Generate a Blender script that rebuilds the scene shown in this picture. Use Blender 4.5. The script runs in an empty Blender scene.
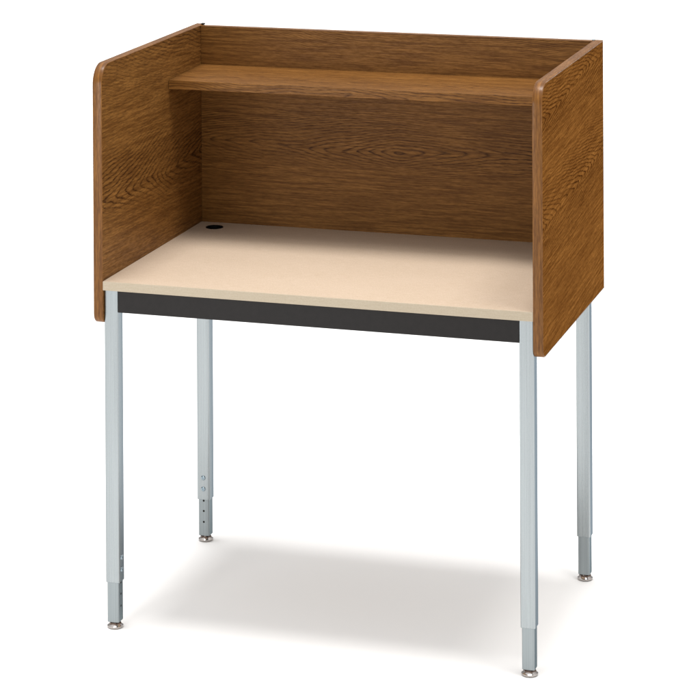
import bpy, bmesh, math, random
from mathutils import Vector, Matrix, Euler
random.seed(4)
S = bpy.context.scene
COL = S.collection

# ---------------------------------------------------------------- dimensions (metres)
W, D = 0.953, 0.615            # outside width and depth of the carrel
T = 0.0196                     # panel thickness
HT = 1.1736                    # top of the side panels
HB = 0.6365                    # bottom of the side panels
TZ, TT = 0.7242, 0.0183        # desktop height and thickness
BY = 0.589                     # front face of the back panel
LS = 0.030                     # leg tube
LX = 0.0200
LYF, LYB = 0.0076, 0.5783
SLEEVE = 0.097
ROOT = Vector((W/2, D/2, 0))

# ---------------------------------------------------------------- node helpers
def new_mat(name):
    m = bpy.data.materials.new(name); m.use_nodes = True
    nt = m.node_tree; nt.nodes.clear()
    out = nt.nodes.new('ShaderNodeOutputMaterial')
    b = nt.nodes.new('ShaderNodeBsdfPrincipled')
    nt.links.new(b.outputs[0], out.inputs[0])
    return m, nt, b
class NB:
    def __init__(s, nt): s.nt = nt
    def put(s, sock, v):
        if isinstance(v, bpy.types.NodeSocket): s.nt.links.new(v, sock)
        elif v is not None: sock.default_value = v
    def math(s, op, a, b=None, c=None, clamp=False):
        n = s.nt.nodes.new('ShaderNodeMath'); n.operation = op; n.use_clamp = clamp
        for i, v in enumerate((a, b, c)): s.put(n.inputs[i], v)
        return n.outputs[0]
    def comb(s, x, y, z=0.0):
        n = s.nt.nodes.new('ShaderNodeCombineXYZ')
        for i, v in enumerate((x, y, z)): s.put(n.inputs[i], v)
        return n.outputs[0]
    def noise(s, vec, scale=1.0, detail=2.0, rough=0.5):
        n = s.nt.nodes.new('ShaderNodeTexNoise'); s.put(n.inputs['Vector'], vec)
        n.inputs['Scale'].default_value = scale; n.inputs['Detail'].default_value = detail
        n.inputs['Roughness'].default_value = rough
        return n.outputs[0]
    def ramp(s, f, pts):
        n = s.nt.nodes.new('ShaderNodeValToRGB'); s.put(n.inputs[0], f)
        cr = n.color_ramp
        while len(cr.elements) < len(pts): cr.elements.new(0.5)
        for e, (p, c) in zip(cr.elements, pts):
            e.position = p; e.color = (c, c, c, 1) if isinstance(c, (int, float)) else (*c, 1)
        return n.outputs[0]
    def mix(s, f, a, b, mode='MIX'):
        n = s.nt.nodes.new('ShaderNodeMix'); n.data_type = 'RGBA'; n.blend_type = mode
        s.put(n.inputs[0], f); s.put(n.inputs[6], a if isinstance(a, bpy.types.NodeSocket) else (*a, 1))
        s.put(n.inputs[7], b if isinstance(b, bpy.types.NodeSocket) else (*b, 1))
        return n.outputs[2]
    def uv(s):
        n = s.nt.nodes.new('ShaderNodeUVMap'); n.uv_map = 'grain'
        x = s.nt.nodes.new('ShaderNodeSeparateXYZ'); s.nt.links.new(n.outputs[0], x.inputs[0])
        return x.outputs[0], x.outputs[1]
    def bump(s, h, dist, strength, b):
        n = s.nt.nodes.new('ShaderNodeBump'); n.inputs['Distance'].default_value = dist
        n.inputs['Strength'].default_value = strength; s.put(n.inputs['Height'], h)
        s.nt.links.new(n.outputs[0], b.inputs['Normal'])

LIGHT = (0.295, 0.137, 0.035)
MID = (0.155, 0.065, 0.0150)
DARK = (0.040, 0.0135, 0.0030)
def oak(name, centres, slope=25.0, ampl=5.0, seed=0.0, K=95.0, tilt=0.0, tint=(1, 1, 1), contrast=1.0,
        rough=0.45, plain=False, eye=None, below=1.0, spec=0.12):
    """plain-sawn oak laminate: u runs along the grain, v across it, both in metres.
    centres: heights (v) at which the cathedral arches are cut"""
    m, nt, b = new_mat(name); N = NB(nt)
    u, v = N.uv()
    v = N.math('ADD', v, N.math('MULTIPLY', u, -tilt))
    w1 = N.math('SUBTRACT', N.noise(N.comb(N.math('MULTIPLY', u, 3.0), N.math('MULTIPLY', v, 5.0), seed), 1.0, 2.0), 0.5)
    w2 = N.math('SUBTRACT', N.noise(N.comb(N.math('MULTIPLY', u, 22.0), N.math('MULTIPLY', v, 60.0), seed+3), 1.0, 2.0), 0.5)
    # distance from the nearest heart line
    dist = None
    for c in centres:
        d = N.math('ADD', N.math('SUBTRACT', v, c), N.math('MULTIPLY', w1, 0.05))
        d = N.math('SQRT', N.math('ADD', N.math('MULTIPLY', d, d), 0.00002))
        dist = d if dist is None else N.math('SMOOTH_MIN', dist, d, 0.02)
    # wider rings at the heart, tight ones away from it
    k = N.math('MULTIPLY', N.math('ADD', dist, N.math('MULTIPLY', N.math('MULTIPLY', dist, dist), 5.0)), K)
    if eye is None: hu = N.math('MULTIPLY', u, slope)
    else:
        e = N.math('SUBTRACT', u, eye)
        hu = N.math('MULTIPLY', N.math('SQRT', N.math('ADD', N.math('MULTIPLY', e, e), 0.00003)), slope)
    H = N.math('ADD', hu,
               N.math('MULTIPLY', N.math('SUBTRACT', N.noise(N.comb(N.math('MULTIPLY', u, 3.2), N.math('MULTIPLY', v, 2.5), seed+7), 1.0, 1.5), 0.5), ampl*2))
    ph = N.math('ADD', N.math('ADD', k, H), N.math('MULTIPLY', w2, 0.9))
    fr = N.math('FRACT', N.math('ADD', ph, 100.0))
    ring = N.ramp(fr, [(0.0, 0.9), (0.10, 0.12), (0.45, 0.0), (0.72, 0.22), (0.90, 1.0)])
    near = N.ramp(N.math('MULTIPLY', dist, 8.0), [(0.0, 1.0), (0.40, 0.85), (0.85, 0.30)])
    patch = N.ramp(N.noise(N.comb(N.math('MULTIPLY', u, 4.0), N.math('MULTIPLY', v, 14.0), seed+11), 1.0, 2.0), [(0.3, 0.45), (0.6, 1.0)])
    if below < 1.0:
        sd = N.math('MULTIPLY', N.math('ADD', N.math('SUBTRACT', v, centres[0]-0.01), N.math('MULTIPLY', w1, 0.05)), 20.0)
        near = N.math('MULTIPLY', near, N.ramp(N.math('ADD', sd, 0.8), [(0.1, below), (0.8, 1.0)]))
    # short pores and long fibres
    uw = N.math('ADD', u, N.math('MULTIPLY', w2, 0.004)); vw = N.math('ADD', v, N.math('MULTIPLY', w2, 0.0035))
    pores = N.noise(N.comb(N.math('MULTIPLY', uw, 55.0), N.math('MULTIPLY', vw, 420.0), seed), 1.0, 2.0, 0.6)
    fib = N.noise(N.comb(N.math('MULTIPLY', u, 9.0), N.math('MULTIPLY', vw, 210.0), seed+5), 1.0, 3.0, 0.6)
    broad = N.noise(N.comb(N.math('MULTIPLY', u, 2.5), N.math('MULTIPLY', v, 16.0), seed+9), 1.0, 2.0)
    pm = N.ramp(pores, [(0.43, 0.0), (0.59, 1.0)])
    fm = N.ramp(fib, [(0.38, 0.0), (0.62, 1.0)])
    base = N.mix(fm, LIGHT, MID)
    base = N.mix(N.math('MULTIPLY', N.ramp(broad, [(0.35, 0.0), (0.7, 1.0)]), 0.40), base, MID)
    pf = N.math('MULTIPLY', pm, 0.30*contrast)
    c = N.mix(pf, base, DARK)
    if not plain:
        rf = N.math('MULTIPLY', N.math('MULTIPLY', ring, near), N.math('MULTIPLY', patch, 1.15*contrast))
        rf = N.math('MULTIPLY', rf, N.math('ADD', N.math('MULTIPLY', pm, 0.45), 0.66), clamp=True)
        c = N.mix(rf, c, DARK)
    c = N.mix(1.0, c, tint, 'MULTIPLY')
    N.put(b.inputs['Base Color'], c)
    b.inputs['Roughness'].default_value = rough
    N.put(b.inputs['Roughness'], N.math('ADD', N.math('MULTIPLY', pm, 0.12), rough-0.04))
    b.inputs['Specular IOR Level'].default_value = spec
    N.bump(N.math('MULTIPLY', N.math('ADD', pm, fm), -0.5), 0.00012, 0.6, b)
    return m

M = {}
M['oak_left'] = oak('oak_left_wall', [0.900, 1.22], slope=-26, ampl=3.5, seed=2.3, K=72, tilt=-0.02, below=0.35)
M['oak_right'] = oak('oak_right_wall', [0.885, 1.10], slope=26, ampl=3.5, seed=8.1, K=98, tilt=0.075, contrast=0.9, tint=(0.97, 0.88, 0.80), spec=0.0, rough=0.6)
M['oak_back'] = oak('oak_back_wall', [0.915, 1.235], slope=20, ampl=5.0, seed=5.9, K=125, tilt=-0.01, contrast=0.88, eye=0.49, below=0.35)
M['oak_shelf'] = oak('oak_shelf', [0.1], slope=6, ampl=5, seed=14.2, K=120, contrast=1.0, tint=(0.88, 0.85, 0.82))
M['oak_band'] = oak('oak_edge_band', [0.003], slope=3, ampl=2, seed=21.0, K=140, contrast=1.0, rough=0.32, plain=True, spec=0.22, tint=(0.86, 0.79, 0.70))
M['oak_shelf_band'] = oak('oak_shelf_edge', [0.002], slope=9, ampl=5, seed=33.0, K=150, contrast=0.8, rough=0.34, tint=(1.0, 0.97, 0.92))

def beige(name, col, amt, seed):
    m, nt, b = new_mat(name); N = NB(nt); u, v = N.uv()
    f = N.noise(N.comb(N.math('MULTIPLY', u, 45.0), N.math('MULTIPLY', v, 420.0), seed), 1.0, 3.0, 0.6)
    g = N.noise(N.comb(N.math('MULTIPLY', u, 330.0), N.math('MULTIPLY', v, 330.0), seed+2), 1.0, 2.0, 0.6)
    h = N.noise(N.comb(N.math('MULTIPLY', u, 5.0), N.math('MULTIPLY', v, 14.0), seed+4), 1.0, 2.0)
    s = N.math('ADD', N.math('ADD', N.math('MULTIPLY', f, 0.42), N.math('MULTIPLY', g, 0.50)), N.math('MULTIPLY', h, 0.08))
    dk = tuple(c*k for c, k in zip(col, (1-amt, 1-amt*1.15, 1-amt*1.5)))
    N.put(b.inputs['Base Color'], N.mix(N.ramp(s, [(0.38, 0.0), (0.62, 1.0)]), col, dk))
    b.inputs['Roughness'].default_value = 0.45; b.inputs['Specular IOR Level'].default_value = 0.3
    N.bump(g, 0.00008, 0.5, b)
    return m
M['laminate'] = beige('beige_laminate', (0.565, 0.450, 0.350), 0.19, 1.0)
M['laminate_edge'] = beige('beige_edge_band', (0.455, 0.385, 0.29), 0.10, 6.0)

def metal(name, col, rough, metallic, streak=0.12, edge=(1, 1, 1)):
    m, nt, b = new_mat(name); N = NB(nt)
    tc = nt.nodes.new('ShaderNodeTexCoord'); x = nt.nodes.new('ShaderNodeSeparateXYZ')
    nt.links.new(tc.outputs['Object'], x.inputs[0])
    f = N.noise(N.comb(N.math('MULTIPLY', x.outputs[0], 480.0), N.math('MULTIPLY', x.outputs[1], 480.0), N.math('MULTIPLY', x.outputs[2], 2.5)), 1.0, 3.0, 0.6)
    g = N.noise(N.comb(N.math('MULTIPLY', x.outputs[0], 120.0), N.math('MULTIPLY', x.outputs[1], 120.0), N.math('MULTIPLY', x.outputs[2], 3.0)), 1.0, 2.0, 0.6)
    s = N.math('ADD', N.math('MULTIPLY', f, 0.7), N.math('MULTIPLY', g, 0.3))
    dk = tuple(c*(1-streak) for c in col); lt = tuple(min(1, c*(1+streak*0.6)) for c in col)
    N.put(b.inputs['Base Color'], N.mix(N.ramp(s, [(0.35, 0.0), (0.65, 1.0)]), dk, lt))
    N.put(b.inputs['Roughness'], N.math('ADD', N.math('MULTIPLY', s, 0.15), rough-0.07))
    b.inputs['Metallic'].default_value = metallic
    b.inputs['Specular Tint'].default_value = (*edge, 1)
    return m
M['steel'] = metal('zinc_plated_steel', (0.345, 0.376, 0.388), 0.27, 0.97, 0.10, (0.30, 0.36, 0.42))
M['steel_in'] = metal('zinc_plated_inner_tube', (0.285, 0.318, 0.330), 0.30, 0.97, 0.12, (0.30, 0.36, 0.40))
M['chrome'] = metal('nickel_glide', (0.44, 0.405, 0.385), 0.08, 1.0, 0.05)
M['nut'] = metal('dark_nickel_nut', (0.12, 0.085, 0.07), 0.22, 1.0, 0.1)
M['bolt'] = metal('bolt_steel', (0.34, 0.42, 0.47), 0.25, 1.0, 0.05)
def simple(name, col, rough, var=0.08, scale=300.0, spec=0.4):
    m, nt, b = new_mat(name); N = NB(nt)
    tc = nt.nodes.new('ShaderNodeTexCoord')
    n = N.noise(tc.outputs['Object'], scale, 3.0)
    N.put(b.inputs['Base Color'], N.mix(n, tuple(c*(1-var) for c in col), tuple(c*(1+var) for c in col)))
    b.inputs['Roughness'].default_value = rough; b.inputs['Specular IOR Level'].default_value = spec
    N.bump(n, 0.00006, 0.4, b)
    return m
M['apron'] = simple('charcoal_painted_steel', (0.0125, 0.0105, 0.0100), 0.5, 0.25, 90.0, 0.25)
M['black'] = simple('black_plastic', (0.004, 0.004, 0.004), 0.5, spec=0.15)
M['dark'] = simple('dark_hole', (0.02, 0.018, 0.016), 0.8, spec=0.1)
M['core'] = simple('particle_board', (0.16, 0.09, 0.045), 0.9, 0.3, 500)
M['floor'] = simple('white_studio_floor', (0.86, 0.855, 0.85), 0.75, 0.006, 3.0, spec=0.1)

# ---------------------------------------------------------------- mesh helpers
def link(name, bm, mat, parent=None, bevel=0.0, seg=2, smooth=False):
    bm.normal_update()
    me = bpy.data.meshes.new(name)
    bmesh.ops.recalc_face_normals(bm, faces=bm.faces[:])
    bm.to_mesh(me); bm.free()
    me.materials.append(mat)
    o = bpy.data.objects.new(name, me); COL.objects.link(o)
    if parent: o.parent = parent
    if bevel:
        md = o.modifiers.new('bevel', 'BEVEL'); md.width = bevel; md.segments = seg
        md.limit_method = 'ANGLE'; md.angle_limit = math.radians(35); md.harden_normals = True
    if smooth or bevel:
        for p in me.polygons: p.use_smooth = True
    if smooth and not bevel:
        me.set_sharp_from_angle(angle=math.radians(38))
    return o
def V(x, y, z): return Vector((x, y, z)) - ROOT

def set_uv(bm, fn):
    L = bm.loops.layers.uv.get('grain') or bm.loops.layers.uv.new('grain')
    for f in bm.faces:
        for l in f.loops: l[L].uv = fn(l.vert.co + ROOT, f.normal)

def prism(outline, axis, a, b, bm=None):
    """outline: list of 2D points; extruded along axis 'x' (points are y,z) or 'y' (points are x,z) or 'z' (x,y)"""
    bm = bm or bmesh.new()
    def P(p, t):
        if axis == 'x': return V(t, p[0], p[1])
        if axis == 'y': return V(p[0], t, p[1])
        return V(p[0], p[1], t)
    A = [bm.verts.new(P(p, a)) for p in outline]; B = [bm.verts.new(P(p, b)) for p in outline]
    n = len(outline)
    bm.faces.new(A); bm.faces.new(B[::-1])
    for i in range(n): bm.faces.new((A[i], B[i], B[(i+1) % n], A[(i+1) % n]))
    bmesh.ops.recalc_face_normals(bm, faces=bm.faces[:]); bm.normal_update()
    return bm
def box(x0, x1, y0, y1, z0, z1, bm=None):
    return prism([(x0, y0), (x1, y0), (x1, y1), (x0, y1)], 'z', z0, z1, bm)

def side_paths(zbf, zbb, ztf, ztb):
    """front outline of a side panel from the bottom back, round the front, to the top back"""
    r, rb = 0.042, 0.021
    pts = [(D, zbb), (rb, zbf)]
    for i in range(1, 7):
        a = -math.pi/2 - (math.pi/2)*i/6
        pts.append((rb + rb*math.cos(a), zbf + rb + rb*math.sin(a)))
    for i in range(0, 17):
        a = math.pi - (math.pi/2)*i/16
        pts.append((r + r*math.cos(a), ztf - r + r*math.sin(a)))
    pts.append((D, ztb))
    return pts
def offset(path, d):
    out = []
    for i, p in enumerate(path):
        a = Vector(path[max(i-1, 0)]); b = Vector(path[min(i+1, len(path)-1)])
        t = (b-a).normalized(); n = Vector((t.y, -t.x))   # points into the panel for this winding
        out.append((p[0] + n.x*d, p[1] + n.y*d))
    return out

root = bpy.data.objects.new('study_carrel', None); COL.objects.link(root); root.location = ROOT
root.empty_display_size = 0.2
root['label'] = 'study carrel with oak-look privacy walls and shelf, beige desktop and grey steel legs'
root['category'] = 'study carrel'

def side_panel(x0, zbf, zbb, ztf, ztb, mat):
    band = 0.0022
    path = side_paths(zbf, zbb, ztf, ztb)
    inner = offset(path, band)
    # make sure the offset goes inward
    if inner[8][0] < path[8][0]: inner = offset(path, -band)
    inner[0] = (D, inner[0][1]); inner[-1] = (D, inner[-1][1])
    bm = prism(inner, 'x', x0, x0+T)
    set_uv(bm, lambda c, n: (c.y, c.z) if abs(n.x) > .5 else (c.z, c.x))
    p = link('side_panel', bm, mat, root, 0.0004, 1)
    # edge band: a strip swept round the bottom, the front and the top edge
    bm = bmesh.new(); L = bm.loops.layers.uv.new('grain'); s = 0; rows = []
    for i in range(len(path)):
        if i: s += (Vector(path[i])-Vector(path[i-1])).length
        o, q = path[i], inner[i]; e = 0.00035
        # long straight runs need no extra rows; the outer corners get a small round
        ch = 0.0011
        def lerp(k): return (o[0]+(q[0]-o[0])*k, o[1]+(q[1]-o[1])*k)
        k1 = ch/band; m1 = lerp(k1); m2 = lerp(k1*0.3)
        ring = [(x0-e*0, q), (x0-e, m1), (x0+ch*0.2, m2), (x0+ch, o), (x0+T-ch, o), (x0+T-ch*0.2, m2), (x0+T+e, m1), (x0+T, q)]
        rows.append((s, [bm.verts.new(V(x, c[0], c[1])) for x, c in ring]))
    for (s0, A), (s1, B) in zip(rows, rows[1:]):
        for j in range(len(A)-1):
            f = bm.faces.new((A[j], A[j+1], B[j+1], B[j]))
            for l, uu in zip(f.loops, (s0, s0, s1, s1)):
                l[L].uv = (uu, (l.vert.co.x + ROOT.x) - x0)
    for s, A in (rows[0], rows[-1]): bm.faces.new(A)
    link('edge_band', bm, M['oak_band'], p, smooth=True)
    return p
side_panel(0.0, 0.6350, 0.6350, HT, HT+0.0025, M['oak_left'])
rp = side_panel(W-T, 0.6325, 0.6275, HT, HT, M['oak_right'])

# back panel, between the side panels
bt = 1.1742
bm = box(T+0.0003, W-T-0.0003, BY, BY+0.0185, 0.64, bt-0.0015)
set_uv(bm, lambda c, n: (c.x, c.z) if abs(n.y) > .5 else (c.x, c.y))
bp = link('back_panel', bm, M['oak_back'], root, 0.0004, 1)
bm = box(T+0.0003, W-T-0.0003, BY-0.0001, BY+0.0186, bt-0.0015, bt)
set_uv(bm, lambda c, n: (c.x, c.y-BY))
link('edge_band', bm, M['oak_band'], bp, 0.0004, 2)

# shelf (its front hangs a hair lower, as in the photograph)
sy = 0.3845
prof = [(sy, 1.0625), (BY-0.0004, 1.0660), (BY-0.0004, 1.0862), (sy, 1.0820)]
bm = prism(prof, 'x', T+0.0006, W-T-0.0006)
set_uv(bm, lambda c, n: (c.x, c.y-0.35) if abs(n.z) > .5 else (c.x, c.z-1.06))
sh = link('shelf', bm, M['oak_shelf'], root, 0.0003, 1)
bm = prism([(sy-0.002, 1.0624), (sy, 1.0624), (sy, 1.0821), (sy-0.002, 1.0821)], 'x', T+0.0006, W-T-0.0006)
set_uv(bm, lambda c, n: (c.x, c.z-1.06))
link('edge_band', bm, M['oak_shelf_band'], sh, 0.0006, 2)

# desktop with a real round cable hole
GX, GY, GR = 0.0692, 0.539, 0.0192
x0, x1, y0, y1 = T+0.0004, W-T-0.0004, 0.0030, BY-0.0004
bm = bmesh.new()
zt, zb = TZ, TZ-TT
def ringv(z, r, n=48): return [bm.verts.new(V(GX+r*math.cos(2*math.pi*i/n), GY+r*math.sin(2*math.pi*i/n), z)) for i in range(n)]
for z in (zt, zb):
    sq = [bm.verts.new(V(*c, z)) for c in ((x0, y0), (x1, y0), (x1, y1), (x0, y1))]
    rg = ringv(z, GR)
    es = [bm.edges.new((sq[i], sq[(i+1) % 4])) for i in range(4)] + [bm.edges.new((rg[i], rg[(i+1) % 48])) for i in range(48)]
    bmesh.ops.triangle_fill(bm, use_beauty=True, edges=es)
    if z == zt: SQ, RG = sq, rg
    else:
        for i in range(4): bm.faces.new((SQ[i], SQ[(i+1) % 4], sq[(i+1) % 4], sq[i]))
        for i in range(48): bm.faces.new((RG[i], RG[(i+1) % 48], rg[(i+1) % 48], rg[i]))
bmesh.ops.recalc_face_normals(bm, faces=bm.faces[:]); bm.normal_update()
set_uv(bm, lambda c, n: (c.x, c.y))
dt = link('desktop', bm, M['laminate'], root)
bm = box(x0, x1, 0.0006, y0, zb-0.0001, zt+0.0001)
set_uv(bm, lambda c, n: (c.x, c.z))
link('edge_band', bm, M['laminate_edge'], dt, 0.0006, 2)
# black cable grommet: thin lip, tube and closed bottom
def lathe(prof, c, n=40, bm=None):
    bm = bm or bmesh.new(); rows = []
    for r, z in prof:
        if r < 1e-6: rows.append([bm.verts.new(V(c[0], c[1], z))])
        else: rows.append([bm.verts.new(V(c[0]+r*math.cos(2*math.pi*i/n), c[1]+r*math.sin(2*math.pi*i/n), z)) for i in range(n)])
    for A, B in zip(rows, rows[1:]):
        for i in range(n):
            j = (i+1) % n
            if len(A) == 1 and len(B) == 1: continue
            if len(A) == 1: bm.faces.new((A[0], B[i], B[j]))
            elif len(B) == 1: bm.faces.new((A[i], A[j], B[0]))
            else: bm.faces.new((A[i], A[j], B[j], B[i]))
    return bm
bm = lathe([(0.0180, zt-0.016), (0.0188, zt-0.016), (0.0188, zt+0.0002), (0.0202, zt+0.0003), (0.0200, zt+0.0010), (0.0186, zt+0.0012),
            (0.0178, zt+0.0004), (0.0176, zt-0.012), (0.0, zt-0.012)], (GX, GY), 48)
gr = link('cable_grommet', bm, M['black'], dt, smooth=True)

# dark steel apron rails between the legs
az0, az1 = TZ-TT-0.0467, TZ-TT-0.0003
LX1 = W-LX
def rail(x0, x1, y0, y1):
    bm = box(x0, x1, y0, y1, az0, az1)
    link('apron_rail', bm, M['apron'], root, 0.0012, 2)
rail(LX+LS-0.0002, LX1-LS+0.0002, LYF+0.0022, LYF+0.022)
rail(LX+LS-0.0002, LX1-LS+0.0002, LYB-0.022, LYB-0.0022)
rail(LX+0.003, LX+0.022, LYF+LS, LYB-LS)
rail(LX1-0.022, LX1-0.003, LYF+LS, LYB-LS)

# legs ------------------------------------------------------------------
def rsq(cx, cy, h, r, n=5):
    out = []
    for qx, qy, a0 in ((1, -1, -90), (1, 1, 0), (-1, 1, 90), (-1, -1, 180)):
        for i in range(n+1):
            a = math.radians(a0 + 90*i/n)
            out.append((cx+qx*(h-r)+r*math.cos(a), cy+qy*(h-r)+r*math.sin(a)))
    return out
def tube(cx, cy, h, r, z0, z1, wall=0.0014):
    """square tube with rounded corners and an open lower end"""
    bm = bmesh.new(); o = rsq(cx, cy, h, r); q = rsq(cx, cy, h-wall, max(r-wall, 0.0006)); n = len(o)
    e = 0.0004; oc = rsq(cx, cy, h-e, max(r-e, .0006))
    def row(pts, z): return [bm.verts.new(V(a, b, z)) for a, b in pts]
    rows = [row(q, z0+0.03), row(q, z0), row(oc, z0), row(o, z0+e), row(o, z1)]
    for A, B in zip(rows, rows[1:]):
        for i in range(n): bm.faces.new((A[i], A[(i+1) % n], B[(i+1) % n], B[i]))
    bm.faces.new(rows[-1]); bm.faces.new(rows[0][::-1])
    return bm
def facing(dirv, cx, cy, h, z):
    """centre, outward and sideways vectors of a spot on one tube face"""
    d = Vector((dirv[0], dirv[1], 0)); s = Vector((-d.y, d.x, 0))
    return V(cx, cy, z) + d*h, d, s
def disc_stack(c, d, s, prof, n, bm, rot=0.0):
    up = Vector((0, 0, 1)); rows = []
    for r, out in prof:
        if r < 1e-6: rows.append([bm.verts.new(c + d*out)])
        else: rows.append([bm.verts.new(c + d*out + (s*math.cos(2*math.pi*i/n+rot) + up*math.sin(2*math.pi*i/n+rot))*r) for i in range(n)])
    for A, B in zip(rows, rows[1:]):
        for i in range(n):
            j = (i+1) % n
            if len(B) == 1: bm.faces.new((A[i], A[j], B[0]))
            elif len(A) == 1: bm.faces.new((A[0], B[j], B[i]))
            else: bm.faces.new((A[i], A[j], B[j], B[i]))
def leg(cx, cy, dirv):
    h = LS/2; hi = 0.0128
    lg = link('leg', tube(cx, cy, h, 0.0032, SLEEVE, TZ-TT-0.0002), M['steel'], root, smooth=True)
    ext = link('leg_extension', tube(cx, cy, hi, 0.0028, 0.0140, SLEEVE+0.028), M['steel_in'], lg, smooth=True)
    for z in (0.1217, 0.1470):                       # two cap screws clamp the telescoping tube
        c, d, s = facing(dirv, cx, cy, h-0.0002, z); bm = bmesh.new()
        disc_stack(c, d, s, [(0.0056, 0.0), (0.0056, 0.0004), (0.0050, 0.0012), (0.0036, 0.0020), (0.0022, 0.0023), (0.0020, 0.0008), (0.0, 0.0008)], 20, bm)
        link('screw', bm, M['bolt'], lg, smooth=True)
    for z in (0.0940, 0.0705, 0.0455):               # row of adjustment holes, each with a dark dished bore
        c, d, s = facing(dirv, cx, cy, hi, z); bm = bmesh.new()
        disc_stack(c, d, s, [(0.0025, -0.0001), (0.0023, 0.0002), (0.0017, 0.00015), (0.0, 0.00005)], 14, bm)
        link('adjustment_hole', bm, M['dark'], lg, smooth=True)
    bm = lathe([(0.0, 0.0), (0.0140, 0.0), (0.0160, 0.0012), (0.0169, 0.0034), (0.0166, 0.0048), (0.0150, 0.0058), (0.0108, 0.0096),
                (0.0098, 0.0125), (0.0, 0.0125)], (cx, cy), 36)
    ft = link('glide_foot', bm, M['chrome'], lg, smooth=True)
    bm = lathe([(0.0, 0.0050), (0.0128, 0.0050), (0.0134, 0.0056), (0.0134, 0.0108), (0.0124, 0.0120), (0.0, 0.0120)], (cx, cy), 6)
    link('hex_nut', bm, M['nut'], ft)
    bm = lathe([(0.0, 0.0115), (0.0055, 0.0115), (0.0055, 0.0300), (0.0, 0.0300)], (cx, cy), 20)
    link('threaded_stem', bm, M['nut'], ft, smooth=True)
xs = (LX+LS/2, LX1-LS/2); ys = (LYF+LS/2, LYB-LS/2)
leg(xs[0], ys[0], (1, 0)); leg(xs[1], ys[0], (0, 1)); leg(xs[0], ys[1], (0, -1)); leg(xs[1], ys[1], (-1, 0))

# small dark corner brackets joining the back panel to the side panels
for sx in (0, 1):
    xx = T if sx == 0 else W-T
    bm = box(xx-0.004, xx+0.004, BY+0.010, BY+0.021, HT+0.0026, HT+0.0048) if sx == 0 else box(xx-0.0030, xx+0.0030, BY+0.014, BY+0.020, HT+0.0002, HT+0.0020)
    link('corner_bracket', bm, M['dark' if sx == 0 else 'bolt'], root, 0.0008, 2)

# ---------------------------------------------------------------- floor: a white studio sweep
bm = bmesh.new(); rows = []
prof = [(-30, 0), (-8, 0), (-2, 0), (2, 0), (8, 0), (20, 0), (40, 0)]
for y, z in prof: rows.append([bm.verts.new((x, y, z)) for x in (-40, -10, 0, 10, 40)])
for A, B in zip(rows, rows[1:]):
    for i in range(4): bm.faces.new((A[i], A[i+1], B[i+1], B[i]))
fl = link('floor', bm, M['floor'])
fl['kind'] = 'structure'

# ---------------------------------------------------------------- light
w = bpy.data.worlds.new('World'); S.world = w; w.use_nodes = True
bg = w.node_tree.nodes['Background']; bg.inputs[1].default_value = 1.0
WN = NB(w.node_tree)                         # a white studio: brighter overhead than at eye level
tcw = w.node_tree.nodes.new('ShaderNodeTexCoord'); xw = w.node_tree.nodes.new('ShaderNodeSeparateXYZ')
w.node_tree.links.new(tcw.outputs['Generated'], xw.inputs[0])
WN.put(bg.inputs[0], WN.ramp(xw.outputs[2], [(0.0, 0.27), (0.25, 0.40), (1.0, 1.42)]))
def area(name, loc, target, size, power, col=(1, 1, 1), sy=None):
    l = bpy.data.lights.new(name, 'AREA'); l.energy = power; l.color = col
    l.shape = 'RECTANGLE'; l.size = size; l.size_y = sy or size
    o = bpy.data.objects.new(name, l); COL.objects.link(o); o.location = loc
    o.rotation_euler = (Vector(target)-Vector(loc)).to_track_quat('-Z', 'Y').to_euler()
    return o
sl = bpy.data.lights.new('overhead_softbox', 'SUN'); sl.energy = 2.5; sl.angle = math.radians(19); sl.color = (1, 0.99, 0.975)
so = bpy.data.objects.new('overhead_softbox', sl); COL.objects.link(so); so.location = (0.5, 0.2, 4)
so.rotation_euler = (math.radians(0.8), math.radians(-2.8), 0)

# ---------------------------------------------------------------- camera (a shift lens held level)
cam = bpy.data.cameras.new('Camera'); co = bpy.data.objects.new('Camera', cam); COL.objects.link(co)
f, cx, cy = 2487.5433, 349.9, -314.913
cam.sensor_width = 36; cam.lens = f/700*36; cam.shift_x = (350-cx)/700; cam.shift_y = (cy-350)/700
cam.clip_end = 200
yaw, pitch, roll = 0.29746, -0.00495, -0.0052
R = Matrix.Rotation(yaw, 3, 'Z') @ Matrix.Rotation(math.pi/2+pitch, 3, 'X') @ Matrix.Rotation(roll, 3, 'Z')
co.matrix_world = Matrix.Translation((2.02736, -4.7756, 1.98452)) @ R.to_4x4()
area('side_softbox', (1.75, -0.2, 3.9), (0.3, 0.3, 0.9), 0.7, 38, (1, 0.97, 0.93))
area('leg_fill_light', (-0.25, -1.55, 1.05), (0.3, 0.2, 0.5), 0.5, 8, (1, 1, 1))  # added fill light out of frame, brightens the leg fronts towards the top
S.camera = co
S.render.engine = 'CYCLES'
S.render.resolution_x = S.render.resolution_y = 1024
S.view_settings.view_transform = 'Standard'; S.view_settings.look = 'None'
S.view_settings.exposure = 0; S.view_settings.gamma = 1
